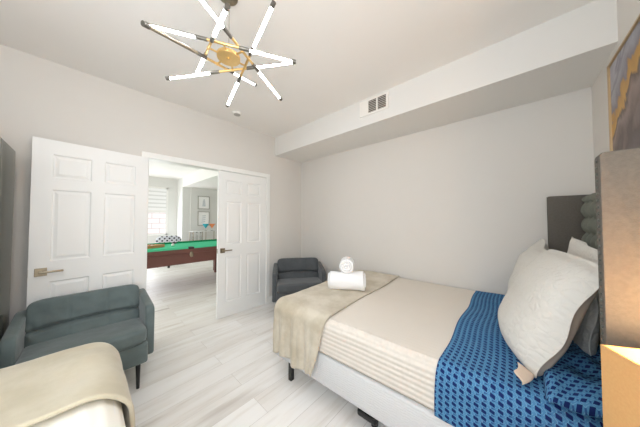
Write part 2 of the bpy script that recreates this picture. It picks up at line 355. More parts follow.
# game room beyond the doors
b = bm_new(); fw0, fw1, fz0, fz1 = -2.45, -0.86, 0.83, 2.43
box(b, -5.82, -5.7, -5.2, fw0, 0, ZC); box(b, -5.82, -5.7, fw1, -0.6, 0, ZC); box(b, -5.82, -5.7, fw0, fw1, 0, fz0); box(b, -5.82, -5.7, fw0, fw1, fz1, ZC); struct('wall_far', b, 'plaster')
b = bm_new(); box(b, -5.82, -5.1, -0.6, 1.58, 0, ZC); struct('wall_far_recess', b, 'plaster')
b = bm_new(); box(b, -5.1, -0.12, 1.58, 1.7, 0, ZC); box(b, -0.12, 0, 0.12, 1.7, 0, ZC); struct('wall_far_side', b, 'plaster')
b = bm_new(); box(b, -5.82, -0.12, -5.2, -5.08, 0, ZC); box(b, -0.12, 0, -5.2, -3.92, 0, ZC); struct('wall_far_front', b, 'plaster')
b = bm_new(); box(b, -5.1, -0.12, -0.6, 1.58, 2.43, ZC); struct('trim_3', b, 'ceil')
b = bm_new(); box(b, -5.1, -5.086, -0.6, 1.58, 0, 0.1); box(b, -5.7, -5.686, -5.08, -0.6, 0, 0.1); box(b, -5.1, -5.09, -0.36, -0.345, 0.1, 2.43); struct('baseboard_far', b, 'trim')
b = bm_new()
for y0, y1 in ((fw0, fw0 + 0.05), (fw1 - 0.05, fw1)): box(b, -5.76, -5.70, y0, y1, fz0, fz1)
box(b, -5.76, -5.70, fw0, fw1, fz0, fz0 + 0.05); box(b, -5.76, -5.70, fw0, fw1, fz1 - 0.05, fz1); box(b, -5.75, -5.71, fw0, fw1, 1.58, 1.62)
wn = struct('window_1', b, 'trim')
b = bm_new(); box(b, -5.735, -5.731, fw0 + 0.05, fw1 - 0.05, fz0 + 0.05, fz1 - 0.05); obj('window_glass', b, 'glass', wn)
bl = thing('roller_blind', 'white banded roller blind covering upper half of the far window', 'blind', (-5.69, (fw0 + fw1) / 2, 1.62))
hw = (fw1 - fw0) / 2 - 0.055
b = bm_new()
for k in range(6): box(b, -0.004, 0.0, -hw, hw, 0.03 + 0.128 * k, 0.03 + 0.128 * k + 0.085)
obj('blind_fabric', b, 'blind', bl)
b = bm_new()
for k in range(5): box(b, -0.004, -0.001, -hw, hw, 0.115 + 0.128 * k, 0.158 + 0.128 * k)
obj('sheer_band', b, 'blind_sheer', bl)
b = bm_new(); box(b, -0.012, 0.006, -hw, hw, 0.0, 0.03); obj('bottom_rail', b, 'trim', bl)
b = bm_new(); box(b, -0.012, 0.02, -hw, hw, 0.755, 0.80, 0.006); obj('headrail', b, 'trim', bl)
b = bm_new(); box(b, -7.6, -7.45, -5.5, 2.0, -0.05, 2.3); struct('wall_outdoor_brick', b, 'brick')

# ------------------------------------------------------------------ six panel doors
def door_slab():
    t = 0.035; Wd = 0.755; Hd = 2.02
    xs = [0, 0.105, 0.335, 0.42, 0.65, Wd]; zs = [0, 0.20, 0.83, 1.00, 1.60, 1.70, 1.90, Hd]
    bm = bmesh.new(); fb = {}
    for side, yy in ((0, 0.0), (1, -t)):
        V = [[bm.verts.new((x, yy, z)) for z in zs] for x in xs]; fb[side] = V
        pan = []
        for i in range(5):
            for j in range(7):
                f = bm.faces.new((V[i][j], V[i + 1][j], V[i + 1][j + 1], V[i][j + 1]))
                if i in (1, 3) and j in (1, 3, 5): pan.append(f)
        s = 1 if side == 0 else -1
        bmesh.ops.recalc_face_normals(bm, faces=bm.faces)
        for f in pan:
            for th, dy in ((0.012, -0.010), (0.012, 0.0), (0.028, 0.007)):
                bmesh.ops.inset_individual(bm, faces=[f], thickness=th, depth=0)
                for v in f.verts: v.co.y += s * dy
    A, B = fb[0], fb[1]; ni, nj = len(xs), len(zs)
    for i in range(ni - 1):
        bm.faces.new((A[i][0], A[i + 1][0], B[i + 1][0], B[i][0])); bm.faces.new((A[i][-1], B[i][-1], B[i + 1][-1], A[i + 1][-1]))
    for j in range(nj - 1):
        bm.faces.new((A[0][j], B[0][j], B[0][j + 1], A[0][j + 1])); bm.faces.new((A[-1][j], A[-1][j + 1], B[-1][j + 1], B[-1][j]))
    return bm
def door(n, hinge, ang, mirror):
    # local x runs from the hinge to the free edge; faces at y=0 and y=-0.035
    d = obj('door_%d' % n, door_slab(), 'door'); d['kind'] = 'structure'
    d.location = hinge; d.rotation_euler = (0, 0, ang)
    for s in (1, -1):
        yf = 0.0 if s > 0 else -0.035
        h = bm_new(); box(h, 0.66, 0.725, min(yf, yf + s * 0.008), max(yf, yf + s * 0.008), 0.885, 0.95, 0.002, 1)
        hp = obj('door_handle', h, 'nickel', d)
        h = bm_new(); tube(h, (0.695, yf + s * 0.006, 0.918), (0.695, yf + s * 0.042, 0.918), 0.010)
        box(h, 0.575, 0.706, min(yf + s * 0.036, yf + s * 0.048), max(yf + s * 0.036, yf + s * 0.048), 0.910, 0.926, 0.004, 2); obj('lever', h, 'nickel', hp, True)
    h = bm_new(); box(h, 0.754, 0.7565, -0.028, -0.007, 0.885, 0.945); obj('latch_plate', h, 'nickel', d)
    for z in (0.25, 1.02, 1.80):
        h = bm_new(); tube(h, (-0.004, mirror, z - 0.045), (-0.004, mirror, z + 0.045), 0.006); obj('hinge', h, 'nickel' if n == 9 else 'trim', d)
    return d
dl_ang = math.atan2(-0.745, 0.075)
door(1, (0.038, DL - 0.004, 0.012), dl_ang, -0.036)
door(2, (-0.002, DR - 0.003, 0.012), -PI / 2, 0.004)

# ------------------------------------------------------------------ soft covers
def drape(name, mat, flat, inner, r, top, parent=None, nx=60, ny=80, ripple=0.0, rfreq=30, hem=0.0, puff=0.0, thick=0.007, warp=None, seed=0.0):
    X0, X1, Y0, Y1 = flat; ix0, ix1, iy0, iy1 = inner
    def fn(u, v):
        X = X0 + (X1 - X0) * u; Y = Y0 + (Y1 - Y0) * v
        if warp: X, Y = warp(X, Y, u, v)
        if hem and v < 0.25: Y += hem * (1 - v / 0.25) * (math.sin(X * 23 + seed) + 0.6 * math.sin(X * 51 + 1 + seed))
        nx_, ny_ = min(max(X, ix0), ix1), min(max(Y, iy0), iy1); dx, dy = X - nx_, Y - ny_; d = math.hypot(dx, dy)
        z = top + puff * noise.noise(Vector((X * 3.1 + seed, Y * 3.1, 0.3))) + 0.4 * puff * noise.noise(Vector((X * 9 + seed, Y * 9, 2)))
        if d < 1e-9: return Vector((nx_, ny_, z))
        ux, uy = dx / d, dy / d; a = min(d / r, PI / 2); out = r * math.sin(a); drop = r * (1 - math.cos(a)) + max(0, d - r * PI / 2)
        s = X * abs(uy) + Y * abs(ux); hang = min(1, max(0, d - r) / 0.25)
        out += ripple * hang * (0.5 + 0.5 * math.sin(s * rfreq + seed + 1.5 * math.sin(s * 7))) + 0.25 * ripple * hang * math.sin(s * rfreq * 2.3)
        return Vector((nx_ + ux * out, ny_ + uy * out, z - drop))
    bm = bm_new(); grid(bm, nx, ny, fn, lambda u, v: (X0 + (X1 - X0) * u, Y0 + (Y1 - Y0) * v))
    o = obj(name, bm, mat, parent, 'all')
    for p in o.data.polygons:
        pass
    o.data.flip_normals() if o.data.polygons[len(o.data.polygons) // 2].normal.z < 0 else None
    md = o.modifiers.new('thickness', 'SOLIDIFY'); md.thickness = thick; md.offset = 1.0
    return o

# ------------------------------------------------------------------ bed by the back wall
BC, BA = (2.335, -0.80, 0), math.radians(2.0)
bed = thing('bed', 'queen bed with tufted dark grey winged headboard along the back wall', 'bed', BC, BA)
b = bm_new(); box(b, -1.018, 1.0, -0.758, 0.75, 0.16, 0.385, 0.025, 3); obj('box_spring', b, 'boxspring', bed, True)
b = bm_new(); box(b, -1.0, 1.0, -0.745, 0.745, 0.387, 0.628, 0.05, 4); obj('mattress', b, 'mattress', bed, True)
for x, y in ((-0.81, -0.71), (-0.81, 0.69), (-0.085, -0.63), (-0.085, 0.60), (0.85, -0.66), (0.85, 0.66)):
    b = bm_new(); box(b, x - 0.018, x + 0.018, y - 0.018, y + 0.018, 0, 0.165, 0.003, 1); obj('leg', b, 'black', bed)
b = bm_new()
for y in (-0.60, 0.60): box(b, -0.95, 0.95, y - 0.014, y + 0.014, 0.135, 0.158)
box(b, -0.15, -0.02, -0.75, -0.60, 0.115, 0.158, 0.012, 2); box(b, -0.105, -0.065, -0.6, 0.6, 0.135, 0.158); obj('frame_rail', b, 'black', bed)
# headboard lies flat to the right wall: turn back the bed's own angle
def bedlocal(o):
    o.matrix_parent_inverse = (Matrix.Translation(BC) @ Matrix.Rotation(BA, 4, 'Z')).inverted(); return o
HX, HY0, HY1, HZ = 3.442, -1.60, -0.065, 1.562
buttons = []
sx_, sz_ = 0.125, 0.115
def tuft(u, v):
    y = HY0 + (HY1 - HY0) * u; z = 0.30 + (HZ - 0.30) * v
    row = (z - 0.05) / sz_; pull = 0.0; r0 = int(math.floor(row))
    for rr in (r0 - 1, r0, r0 + 1, r0 + 2):
        zz = 0.05 + rr * sz_; oo = 0.5 * (rr % 2)
        for cc in (-1, 0, 1, 2):
            yy = HY0 + (math.floor((y - HY0) / sx_ - oo) + cc + oo) * sx_
            dd = math.hypot(y - yy, z - zz); pull = max(pull, math.exp(-(dd / 0.024) ** 2))
    a = ((y - HY0) / sx_ + (z - 0.05) / (2 * sz_)) % 1.0; c = ((y - HY0) / sx_ - (z - 0.05) / (2 * sz_)) % 1.0
    dome = (math.sin(PI * a) * math.sin(PI * c)) ** 0.62
    edge = min(1, min(u, 1 - u) * 30, (1 - v) * 22); edge = math.sqrt(max(0, edge))
    return Vector((HX - edge * (0.018 + 0.066 * dome - 0.012 * pull), y, z))
b = bm_new(); grid(b, 240, 150, tuft)
hp = bedlocal(obj('headboard_panel', b, 'headfab', bed, 'all'))
b = bm_new(); box(b, HX - 0.002, 3.445, HY0 - 0.01, HY1 + 0.01, 0.25, HZ, 0.008, 2); bedlocal(obj('headboard_back', b, 'headfab', bed, True))
bt = None
for rr in range(5, 13):
    for cc in range(0, 13):
        y = HY0 + (cc + 0.5 * (rr % 2)) * sx_; z = 0.05 + rr * sz_
        if not (HY0 + 0.05 < y < HY1 - 0.05) or z < 0.75 or z > HZ - 0.04: continue
        if bt is None:
            b = bm_new(); superell(b, (0, 0, 0), (0.007, 0.013, 0.013), 2, 8); bt = obj('tuft_button', b, 'headfab', hp, 'all'); o = bt
        else: o = bt.copy(); COL.objects.link(o); o.parent = hp
        o.location = (HX - 0.014, y, z)
nail = None
for y0, y1 in ((-1.662, -1.602), (-0.066, -0.008)):
    xf = 3.176 if y0 < -1 else 3.192; zt = 1.572 if y0 < -1 else 1.558
    prof = [(xf, 0.22), (xf, zt - 0.010), (xf + 0.004, zt - 0.003), (xf + 0.011, zt), (3.445, zt), (3.445, 0.22)]
    b = bm_new(); prism(b, prof, 'y', y0, y1, 0.006, 2)
    wing = bedlocal(obj('headboard_wing', b, 'linen', bed, True))
    for k in range(44):
        if nail is None:
            b = bm_new(); lathe(b, [(0.0055, 0), (0.005, 0.002), (0.003, 0.0036), (0, 0.004)], seg=10); nail = obj('nailhead', b, 'nail', wing, 'all'); o = nail
        else: o = nail.copy(); COL.objects.link(o); o.parent = wing
        o.location = (xf + 0.0002, (y0 + y1) / 2 - 0.004, 0.645 + 0.021 * k); o.rotation_euler = (0, -PI / 2, 0)

IN = (-0.95, 0.95, -0.695, 0.695)
drop = lambda h, r: r * PI / 2 + h - r
bs = drape('bedspread', 'bedspread', (-0.95 - drop(0.20, 0.055), 0.46, -0.695 - drop(0.235, 0.055), 0.695 + 0.05), IN, 0.057, 0.632, nx=70, ny=90, puff=0.004)
tag(bs, 'cream ribbed bedspread covering the queen bed between throw and blue sheet', 'bedspread'); bs.location = BC; bs.rotation_euler = (0, 0, BA)
sh = drape('bed_sheet', 'blue', (0.352, 0.99, -0.695 - drop(0.26, 0.06), 0.695 + 0.05), IN, 0.066, 0.641, nx=90, ny=120, puff=0.010, ripple=0.006, rfreq=26, seed=2.0,
           warp=lambda X, Y, u, v: (X + (1 - u) * (0.006 * math.sin(Y * 9) - 0.045 + 0.065 * v), Y))
tag(sh, 'blue sheet with navy diamond pattern at the head of the queen bed', 'bed sheet'); sh.location = BC; sh.rotation_euler = (0, 0, BA)
th = drape('throw_blanket', 'throw', (-0.952, -0.40, -0.695 - drop(0.41, 0.075), 0.695 + 0.045), IN, 0.078, 0.648, nx=70, ny=150, puff=0.010, ripple=0.026, rfreq=38, hem=0.012, seed=1.0, thick=0.009,
           warp=lambda X, Y, u, v: (X - 0.09 * u * max(0, 1 - v / 0.22) + 0.008 * math.sin(Y * 6) * u, Y - 0.03 * u * max(0, 1 - v / 0.2)))
tag(th, 'beige plush throw blanket across the foot of the queen bed, hanging to the floor side', 'blanket'); th.location = BC; th.rotation_euler = (0, 0, BA)
th['label'] = 'beige plush throw across the queen bed foot, hanging over its near side'

# ------------------------------------------------------------------ pillows
def pillow_mesh(w, h, tf, tb, n=44, ear=0.06, flange=0.0, seed=0.0, wr=0.006, sag=0.0, sides=(1, -1)):
    bm = bm_new()
    def side(sg):
        t = tf if sg > 0 else tb
        def fn(u, v):
            a, c = 2 * u - 1, 2 * v - 1
            px = a * w / 2 * (1 - ear * (1 - abs(c) ** 2.2) * abs(a) ** 3); pz = c * h / 2 * (1 - ear * (1 - abs(a) ** 2.2) * abs(c) ** 3)
            rd = 1 - 0.07 * abs(a) ** 8 * abs(c) ** 8; px *= rd; pz *= rd
            if c > 0: pz -= sag * c * (1 - a * a)
            k = max(0, 1 - abs(a / (1 - flange)) ** 3.0) if abs(a) < 1 - flange else 0; l = max(0, 1 - abs(c / (1 - flange)) ** (3.0 if c > 0 else 6.0)) if abs(c) < 1 - flange else 0
            e = 0.003 * min(1, 20 * (1 - max(abs(a), abs(c))))
            th_ = t * (k * l) ** 0.55 * (1 - 0.18 * c) + e
            th_ += wr * (k * l) ** 0.5 * noise.noise(Vector((a * 2.4 + seed, c * 2.4, sg * 3)))
            rim = 0.010 * math.sin(a * 5 + seed) * abs(c) ** 6 + 0.010 * math.sin(c * 6 + seed) * abs(a) ** 6
            return Vector((px, -sg * th_ + rim, pz))
        return fn
    for sg in sides: grid(bm, n, n, side(sg), lambda u, v: (u * w, v * h))
    bmesh.ops.remove_doubles(bm, verts=bm.verts, dist=1e-5)
    return bm
def place_pillow(label, mat, w, h, tf, tb, loc, lean, yaw, roll=0, **k):
    o = obj('pillow', pillow_mesh(w, h, tf, tb, **k), mat, None, 'all'); tag(o, label, 'pillow', 'pillows on the queen bed')
    # local -Y faces the room; stand, lean back towards the headboard, turn
    o.matrix_world = Matrix.Translation(loc) @ Matrix.Rotation(-PI / 2 + math.radians(yaw), 4, 'Z') @ Matrix.Rotation(-math.radians(lean), 4, 'X') @ Matrix.Rotation(math.radians(roll), 4, 'Y')
    return o
near_p = place_pillow('large cream quilted pillow in front, nearest the camera on the queen bed', 'quilt', 0.66, 0.56, 0.110, 0.05, (3.080, -1.085, 0.915), 22, 8.5, ear=-0.035, flange=0.05, seed=3, wr=0.010, sides=(1,))
mid_p = place_pillow('cream quilted pillow behind the large front one, its corner peaking above', 'quilt', 0.54, 0.58, 0.03, 0.04, (3.237, -0.885, 0.955), 3, 2, 4, seed=8, wr=0.01, flange=0.05, ear=0.025)
place_pillow('cream quilted pillow on the far side, only its top edge showing', 'quilt', 0.62, 0.55, 0.13, 0.06, (3.10, -0.43, 0.93), 13, 2, 5, flange=0.05, seed=5, wr=0.02, sag=0.04)
bp = obj('pillow', pillow_mesh(0.62, 0.34, 0.05, 0.02, seed=4, wr=0.03, ear=0.12), 'blue', None, 'all'); tag(bp, 'pillow in blue diamond-patterned case lying flat under the cream pillows', 'pillow', 'pillows on the queen bed')
bp.matrix_world = Matrix.Translation((3.20, -1.25, 0.675)) @ Matrix.Rotation(-PI / 2 + math.radians(3), 4, 'Z') @ Matrix.Rotation(-math.radians(88), 4, 'X')
b = bm_new(); tube(b, (0.31, 0.03, -0.20), (0.335, 0.03, -0.22), 0.004); tube(b, (0.335, 0.03, -0.22), (0.335, 0.02, -0.25), 0.004); tg = obj('care_tag', b, 'tag', mid_p, True); tg['label'] = 'small white tag'
A_, B_, C_, D_ = (near_p.matrix_world.inverted() @ Vector(p) for p in ((2.974, -1.395, 0.705), (3.030, -1.385, 0.668), (2.990, -1.50, 0.668), (2.966, -1.455, 0.690)))
b = bm_new(); grid(b, 10, 10, lambda u, v: (A_ * (1 - u) + B_ * u) * (1 - v) + (D_ * (1 - u) + C_ * u) * v + Vector((0, 0.006 * math.sin(u * 6 + v * 4), 0)))
fl = obj('sham_flap', b, 'lining', near_p, 'all'); fl['label'] = 'pinkish beige flap at the pillow corner'
md = fl.modifiers.new('thickness', 'SOLIDIFY'); md.thickness = 0.005
bk = obj('sham_back', pillow_mesh(0.66, 0.56, 0.110, 0.075, ear=-0.035, flange=0.05, seed=3, wr=0.010, sides=(-1,)), 'lining', near_p, 'all'); bk['label'] = 'pinkish beige back of the pillow sham'

# ------------------------------------------------------------------ rolled towels
def roll_towel(Rr, L, turns=3.2, squash=0.9, seed=0.0, flare=0.0):
    bm = bm_new(); prof = []
    nr = 26
    for k in range(nr + 1): prof.append((k / nr * Rr, 0, True))
    nl = 26
    def pt(th, i):
        if i <= nr:
            r = i / nr * Rr; g = abs(math.sin(PI * (r / Rr * turns - th / (2 * PI)))) ** 0.5; z = -L / 2 - 0.010 + 0.030 * (1 - g) * (r < Rr * 0.97) + 0.022 * (r / Rr) ** 6; 
        elif i <= nr + nl:
            r = Rr; z = -L / 2 + 0.012 + (L - 0.024) * (i - nr) / nl
        else:
            r = (2 * nr + nl + 1 - i) / (nr + 1) * Rr; g = abs(math.sin(PI * (r / Rr * turns - th / (2 * PI)))) ** 0.5; z = L / 2 + 0.010 - 0.030 * (1 - g) * (r < Rr * 0.97) - 0.022 * (r / Rr) ** 6
        r *= 1 + 0.12 * noise.noise(Vector((math.cos(th) * 1.5 + seed, math.sin(th) * 1.5, z * 7))) + flare * z / L
        x, y = r * math.cos(th), r * math.sin(th) * squash
        lim = -Rr * squash * 0.93
        if y < lim: y = lim
        return Vector((z, x, y))
    tot = 2 * nr + nl + 1
    grid(bm, 56, tot, lambda u, v: pt(2 * PI * u, round(v * tot)), closed_u=True)
    bmesh.ops.remove_doubles(bm, verts=bm.verts, dist=1e-5)
    return bm
t1 = obj('bath_towel', roll_towel(0.092, 0.36, 2.4, 0.95, 1.0, 0.10), 'towel', None, 'all'); tag(t1, 'big white rolled bath towel lying on the beige throw', 'towel', 'white towels on the queen bed')
t1.location = (1.715, -0.955, 0.660 + 0.083); t1.rotation_euler = (0, 0, math.radians(33))
t2 = obj('hand_towel', roll_towel(0.072, 0.19, 2.6, 1.0, 5.0), 'towel', None, 'all'); tag(t2, 'small white rolled towel resting on top of the bath towel', 'towel', 'white towels on the queen bed')
t2.location = (1.700, -0.93, 0.660 + 0.170 + 0.066); t2.rotation_euler = (0, 0, math.radians(-58))

# ------------------------------------------------------------------ small velvet chairs
def make_chair(name, label, cat, loc, rz, mat, group):
    r = thing(name, label, cat, loc, rz, group)
    b = bm_new(); box(b, -0.27, 0.31, -0.325, 0.325, 0.20, 0.365, 0.018, 3); obj('seat_base', b, mat, r, True)
    def cush(p):
        q = p.copy(); q.z += 0.10 * (1 - p.x ** 2) * (1 - p.y ** 2) * (p.z > 0) + (0.40 * p.x - 0.1) * (p.z + 1) / 2; return q
    b = bm_new(); superell(b, (0.085, 0, 0.414), (0.250, 0.322, 0.052), 8, 50, cush); obj('seat_cushion', b, mat, r, 'all')
    def back(p):
        q = p.copy(); z = p.z
        fold = math.exp(-((z + 0.02 + 0.10 * p.y * p.y) / 0.06) ** 2); seam = sum(math.exp(-((p.y - s) / 0.025) ** 2) for s in (-0.34, 0.34))
        if p.x > 0:
            q.x -= 0.62 * fold + 0.07 * seam; q.x += 0.30 * max(0, -z) * (1 - abs(p.y) ** 6) + 0.10 * noise.noise(Vector((p.y * 4, z * 3, 1)))
            q.x += 0.10 * math.sin(p.y * 30 + z * 6) * math.exp(-((abs(p.y) - 0.9) / 0.12) ** 2) * math.exp(-((z + 0.05) / 0.25) ** 2)
        return q
    T = Matrix.Rotation(math.radians(-11), 3, 'Y')
    b = bm_new(); superell(b, (-0.192, 0, 0.535), (0.078, 0.327, 0.202), 9, 90, back, T); obj('backrest', b, mat, r, 'all')
    for s in (-1, 1):
        y0, y1 = sorted((s * 0.322, s * 0.385))
        pr = [(-0.315, 0.20), (-0.33, 0.60), (-0.30, 0.655), (-0.22, 0.655), (0.15, 0.612), (0.185, 0.595), (0.197, 0.56), (0.197, 0.21), (0.187, 0.20)]
        b = bm_new(); prism(b, pr, 'y', y0, y1, 0.016, 3); obj('arm', b, mat, r, True)
    for x, y in ((0.255, -0.27), (0.255, 0.27), (-0.24, -0.27), (-0.24, 0.27)):
        b = bm_new(); tube(b, (x + 0.012 * (1 if x > 0 else -1), y, 0), (x, y, 0.205), 0.011, 0.017, 12); obj('leg', b, 'black', r, True)
    return r
make_chair('small_sofa', 'small grey-green velvet sofa against the open left door', 'sofa', (0.44, -2.70, 0), 0, 'velvet', 'grey velvet seats')
make_chair('armchair', 'grey-green velvet armchair in the room corner beyond the bed foot', 'armchair', (0.545, -0.545, 0), math.radians(-38), 'velvet_shaded', 'grey velvet seats')

# ------------------------------------------------------------------ second bed in the foreground
bed2 = thing('bed', 'bed in the foreground at lower left, only its foot corner showing', 'bed', (2.11, -3.138, 0))
b = bm_new(); box(b, -0.98, 0.98, -0.51, 0.51, 0.15, 0.37, 0.025, 3); obj('box_spring', b, 'boxspring', bed2, True)
b = bm_new(); box(b, -0.98, 0.98, -0.51, 0.51, 0.372, 0.622, 0.07, 4); obj('mattress', b, 'mattress', bed2, True)
for x in (-0.85, 0.85):
    for y in (-0.42, 0.42):
        b = bm_new(); box(b, x - 0.02, x + 0.02, y - 0.02, y + 0.02, 0, 0.152); obj('leg', b, 'black', bed2)
IN2 = (-0.88, 0.88, -0.41, 0.41)
s2 = drape('bed_sheet', 'sheet2', (-0.88 - 0.2, 0.95, -0.41 - 0.2, 0.41 + 0.26), IN2, 0.105, 0.628, nx=50, ny=50, puff=0.004)
tag(s2, 'ivory ribbed sheet on the foreground bed, below the cream throw', 'bed sheet'); s2.location = (2.11, -3.138, 0)
tb2 = drape('throw_blanket', 'throw2', (-0.88 - 0.34, -0.36, -0.41 - 0.25, 0.41 + 0.46), IN2, 0.125, 0.658, nx=80, ny=110, puff=0.016, ripple=0.016, rfreq=13, seed=6.0, thick=0.016)
tag(tb2, 'cream plush throw draped over the foot of the foreground bed', 'blanket'); tb2.location = (2.11, -3.138, 0)

# ------------------------------------------------------------------ nightstand and lamp
ns = thing('nightstand', 'white nightstand under the table lamp beside the queen bed', 'nightstand', (3.25, -1.96, 0))
b = bm_new(); box(b, -0.19, 0.19, -0.22, 0.22, 0.12, 0.56, 0.006, 2); obj('cabinet_body', b, 'nightwood', ns)
b = bm_new(); box(b, -0.20, 0.20, -0.235, 0.235, 0.56, 0.585, 0.005, 2); obj('top', b, 'nightwood', ns)
for z0 in (0.15, 0.36):
    b = bm_new(); box(b, -0.205, -0.19, -0.20, 0.20, z0, z0 + 0.18, 0.004, 2); dr = obj('drawer', b, 'nightwood', ns)
    b = bm_new(); sphere(b, (-0.215, 0, z0 + 0.09), 0.012); obj('knob', b, 'nickel', dr, True)
for x in (-0.16, 0.16):
    for y in (-0.19, 0.19):
        b = bm_new(); tube(b, (x, y, 0), (x, y, 0.125), 0.012, 0.017); obj('leg', b, 'nightwood', ns)
LS = 0.22; la = math.atan2(-0.883, 0.469)
lc = Vector((3.129, -1.869)) + LS / 2 * Vector((0.469, -0.883)) + LS / 2 * Vector((0.883, 0.469))
lamp = thing('table_lamp', 'lit table lamp with square tan shade beside the queen headboard', 'lamp', (lc.x, lc.y, 0.585), la)
b = bm_new(); lathe(b, [(0, 0), (0.062, 0.0), (0.062, 0.012), (0.02, 0.02), (0.026, 0.05), (0.04, 0.09), (0.034, 0.14), (0.012, 0.17), (0.008, 0.25), (0, 0.25)]); obj('lamp_base', b, 'brass', lamp, True)
b = bm_new(); h = LS / 2; g = 0.004
for (x0, x1, y0, y1) in ((-h, h, -h, -h + g), (-h, h, h - g, h), (-h, -h + g, -h + g, h - g), (h - g, h, -h + g, h - g)): box(b, x0, x1, y0, y1, 0.21, 0.465)
lsh = obj('lamp_shade', b, 'shade', lamp)
b = bm_new(); tube(b, (-h, 0, 0.40), (h, 0, 0.40), 0.002); tube(b, (0, -h, 0.40), (0, h, 0.40), 0.002); tube(b, (0, 0, 0.25), (0, 0, 0.40), 0.003); obj('shade_frame', b, 'brass', lamp)
b = bm_new(); sphere(b, (0, 0, 0.41), 0.026); obj('bulb', b, 'bulb', lamp, True)
pl = bpy.data.lights.new('lamp_bulb_light', 'POINT'); pl.energy = 6.0; pl.color = (1.0, 0.62, 0.30); pl.shadow_soft_size = 0.035
po = bpy.data.objects.new('lamp_bulb_light', pl); COL.objects.link(po); po.location = (lc.x, lc.y, 0.585 + 0.478)

# ------------------------------------------------------------------ picture on the right wall
pic = thing('painting', 'abstract marbled grey and gold painting in a thin gold frame', 'painting', (3.46, -0.955, 1.955))
b = bm_new(); box(b, -0.026, -0.002, -0.39, 0.39, -0.352, 0.352); obj('canvas', b, 'art', pic)
b = bm_new()
for y0, y1, z0, z1 in ((-0.402, 0.402, 0.352, 0.362), (-0.402, 0.402, -0.362, -0.352), (-0.402, -0.39, -0.352, 0.352), (0.39, 0.402, -0.352, 0.352)): box(b, -0.036, -0.001, y0, y1, z0, z1)
obj('frame', b, 'pale_gold', pic)

# ------------------------------------------------------------------ wardrobe at the left edge
wd = thing('wardrobe', 'tall dark glossy wardrobe at the left edge behind the small sofa', 'wardrobe', (0.56, -3.42, 0))
b = bm_new(); box(b, -0.45, 0.45, -0.30, 0.29, 0.0, 1.90, 0.004, 1); obj('carcass', b, 'dark_frame', wd)
for x0, x1 in ((-0.415, -0.003), (0.003, 0.415)):
    b = bm_new(); box(b, x0, x1, 0.29, 0.308, 0.04, 1.885, 0.003, 1); obj('wardrobe_door', b, 'dark_gloss', wd)

# ------------------------------------------------------------------ chandelier
HUB = Vector((1.677, -2.16, 2.37))
ch = thing('chandelier', 'gold starburst chandelier of lit tube rods hanging from the ceiling', 'chandelier', HUB)
b = bm_new(); lathe(b, [(0, 0.374), (0.058, 0.374), (0.058, 0.366), (0.052, 0.362), (0, 0.362)], (0.014, -0.016, 0)); obj('canopy', b, 'nickel', ch, True)
b = bm_new(); tube(b, (0, 0, 0.01), (0, 0, 0.35), 0.0016, seg=6); obj('cable', b, 'nickel', ch)
b = bm_new(); lathe(b, [(0, -0.016), (0.012, -0.016), (0.012, -0.010), (0.066, -0.010), (0.068, -0.006), (0.068, 0.010), (0, 0.014)], seg=40); obj('hub_disc', b, 'brass', ch, True)
RODS = [((1.509, -2.554, 2.42), (2.020, -1.908, 2.308)), ((1.920, -2.514, 2.449), (1.652, -1.736, 2.291)), ((2.094, -2.119, 2.464), (1.274, -1.988, 2.278)),
        ((1.314, -2.405, 2.279), (1.874, -1.781, 2.452)), ((1.785, -2.589, 2.221), (1.370, -1.789, 2.504)), ((2.065, -2.341, 2.295), (1.262, -2.207, 2.443))]
for k_, (P, Q) in enumerate(RODS):
    P = Vector(P) - HUB; Q = Vector(Q) - HUB; c = (P + Q) / 2; d = (Q - P).normalized(); L = (Q - P).length
    at = lambda s: c + d * (s * L)
    b = bm_new(); tube(b, at(-0.125), at(0.125), 0.0075, seg=12); rod = obj('rod', b, 'brass', ch, True)
    for s in (-1, 1):
        b = bm_new(); tube(b, at(s * 0.105), at(s * 0.178), 0.0105); obj('connector', b, 'gunmetal', rod, True)
        b = bm_new(); tube(b, at(s * 0.176), at(s * 0.473), 0.0085, seg=16); obj('light_tube', b, 'tube', rod, True)
        up = Vector((0, 0, 1)) if not (k_ == 4 and s < 0) else Vector((0.9, -0.1, -0.1))      # opaque channel along the back of each tube
        w = d.cross(up).normalized(); n_ = w.cross(d).normalized(); b = bm_new()
        grid(b, 1, 10, lambda u, v: at(s * (0.176 + 0.297 * u)) + 0.0092 * (w * math.cos(PI * (v * 1.16 - 0.08)) + n_ * math.sin(PI * (v * 1.16 - 0.08))))
        obj('tube_channel', b, 'nickel', rod, 'all')
        b = bm_new(); tube(b, at(s * 0.471), at(s * 0.5), 0.0118); obj('end_cap', b, 'gunmetal', rod, True)
    k = Vector((c.x, c.y, 0)).normalized()
    b = bm_new(); tube(b, k * 0.06, c, 0.0055, seg=10); sphere(b, c, 0.010, 10); obj('spoke', b, 'brass', ch, True)

# ------------------------------------------------------------------ ceiling fittings
sm = thing('smoke_detector', 'small round white smoke detector on the bedroom ceiling', 'smoke detector', (0.335, -1.44, ZC))
b = bm_new(); lathe(b, [(0, -0.026), (0.03, -0.026), (0.05, -0.018), (0.056, -0.006), (0.056, 0), (0, 0)]); obj('housing', b, 'ivory', sm, True)
b = bm_new(); lathe(b, [(0.036, -0.027), (0.040, -0.027), (0.040, -0.022), (0.036, -0.022)], seg=28); obj('sensor_ring', b, 'frame_grey', sm, True)
vt = thing('air_vent', 'white air vent with dark louvres on the soffit face', 'vent', (1.84, -0.6, 2.632))
b = bm_new()
for x0, x1, z0, z1 in ((-0.175, 0.175, 0.070, 0.088), (-0.175, 0.175, -0.088, -0.070), (-0.175, -0.155, -0.07, 0.07), (0.148, 0.175, -0.07, 0.07), (0.034, 0.050, -0.07, 0.07)): box(b, x0, x1, -0.012, 0, z0, z1)
box(b, -0.155, -0.064, -0.010, 0, -0.07, 0.07)
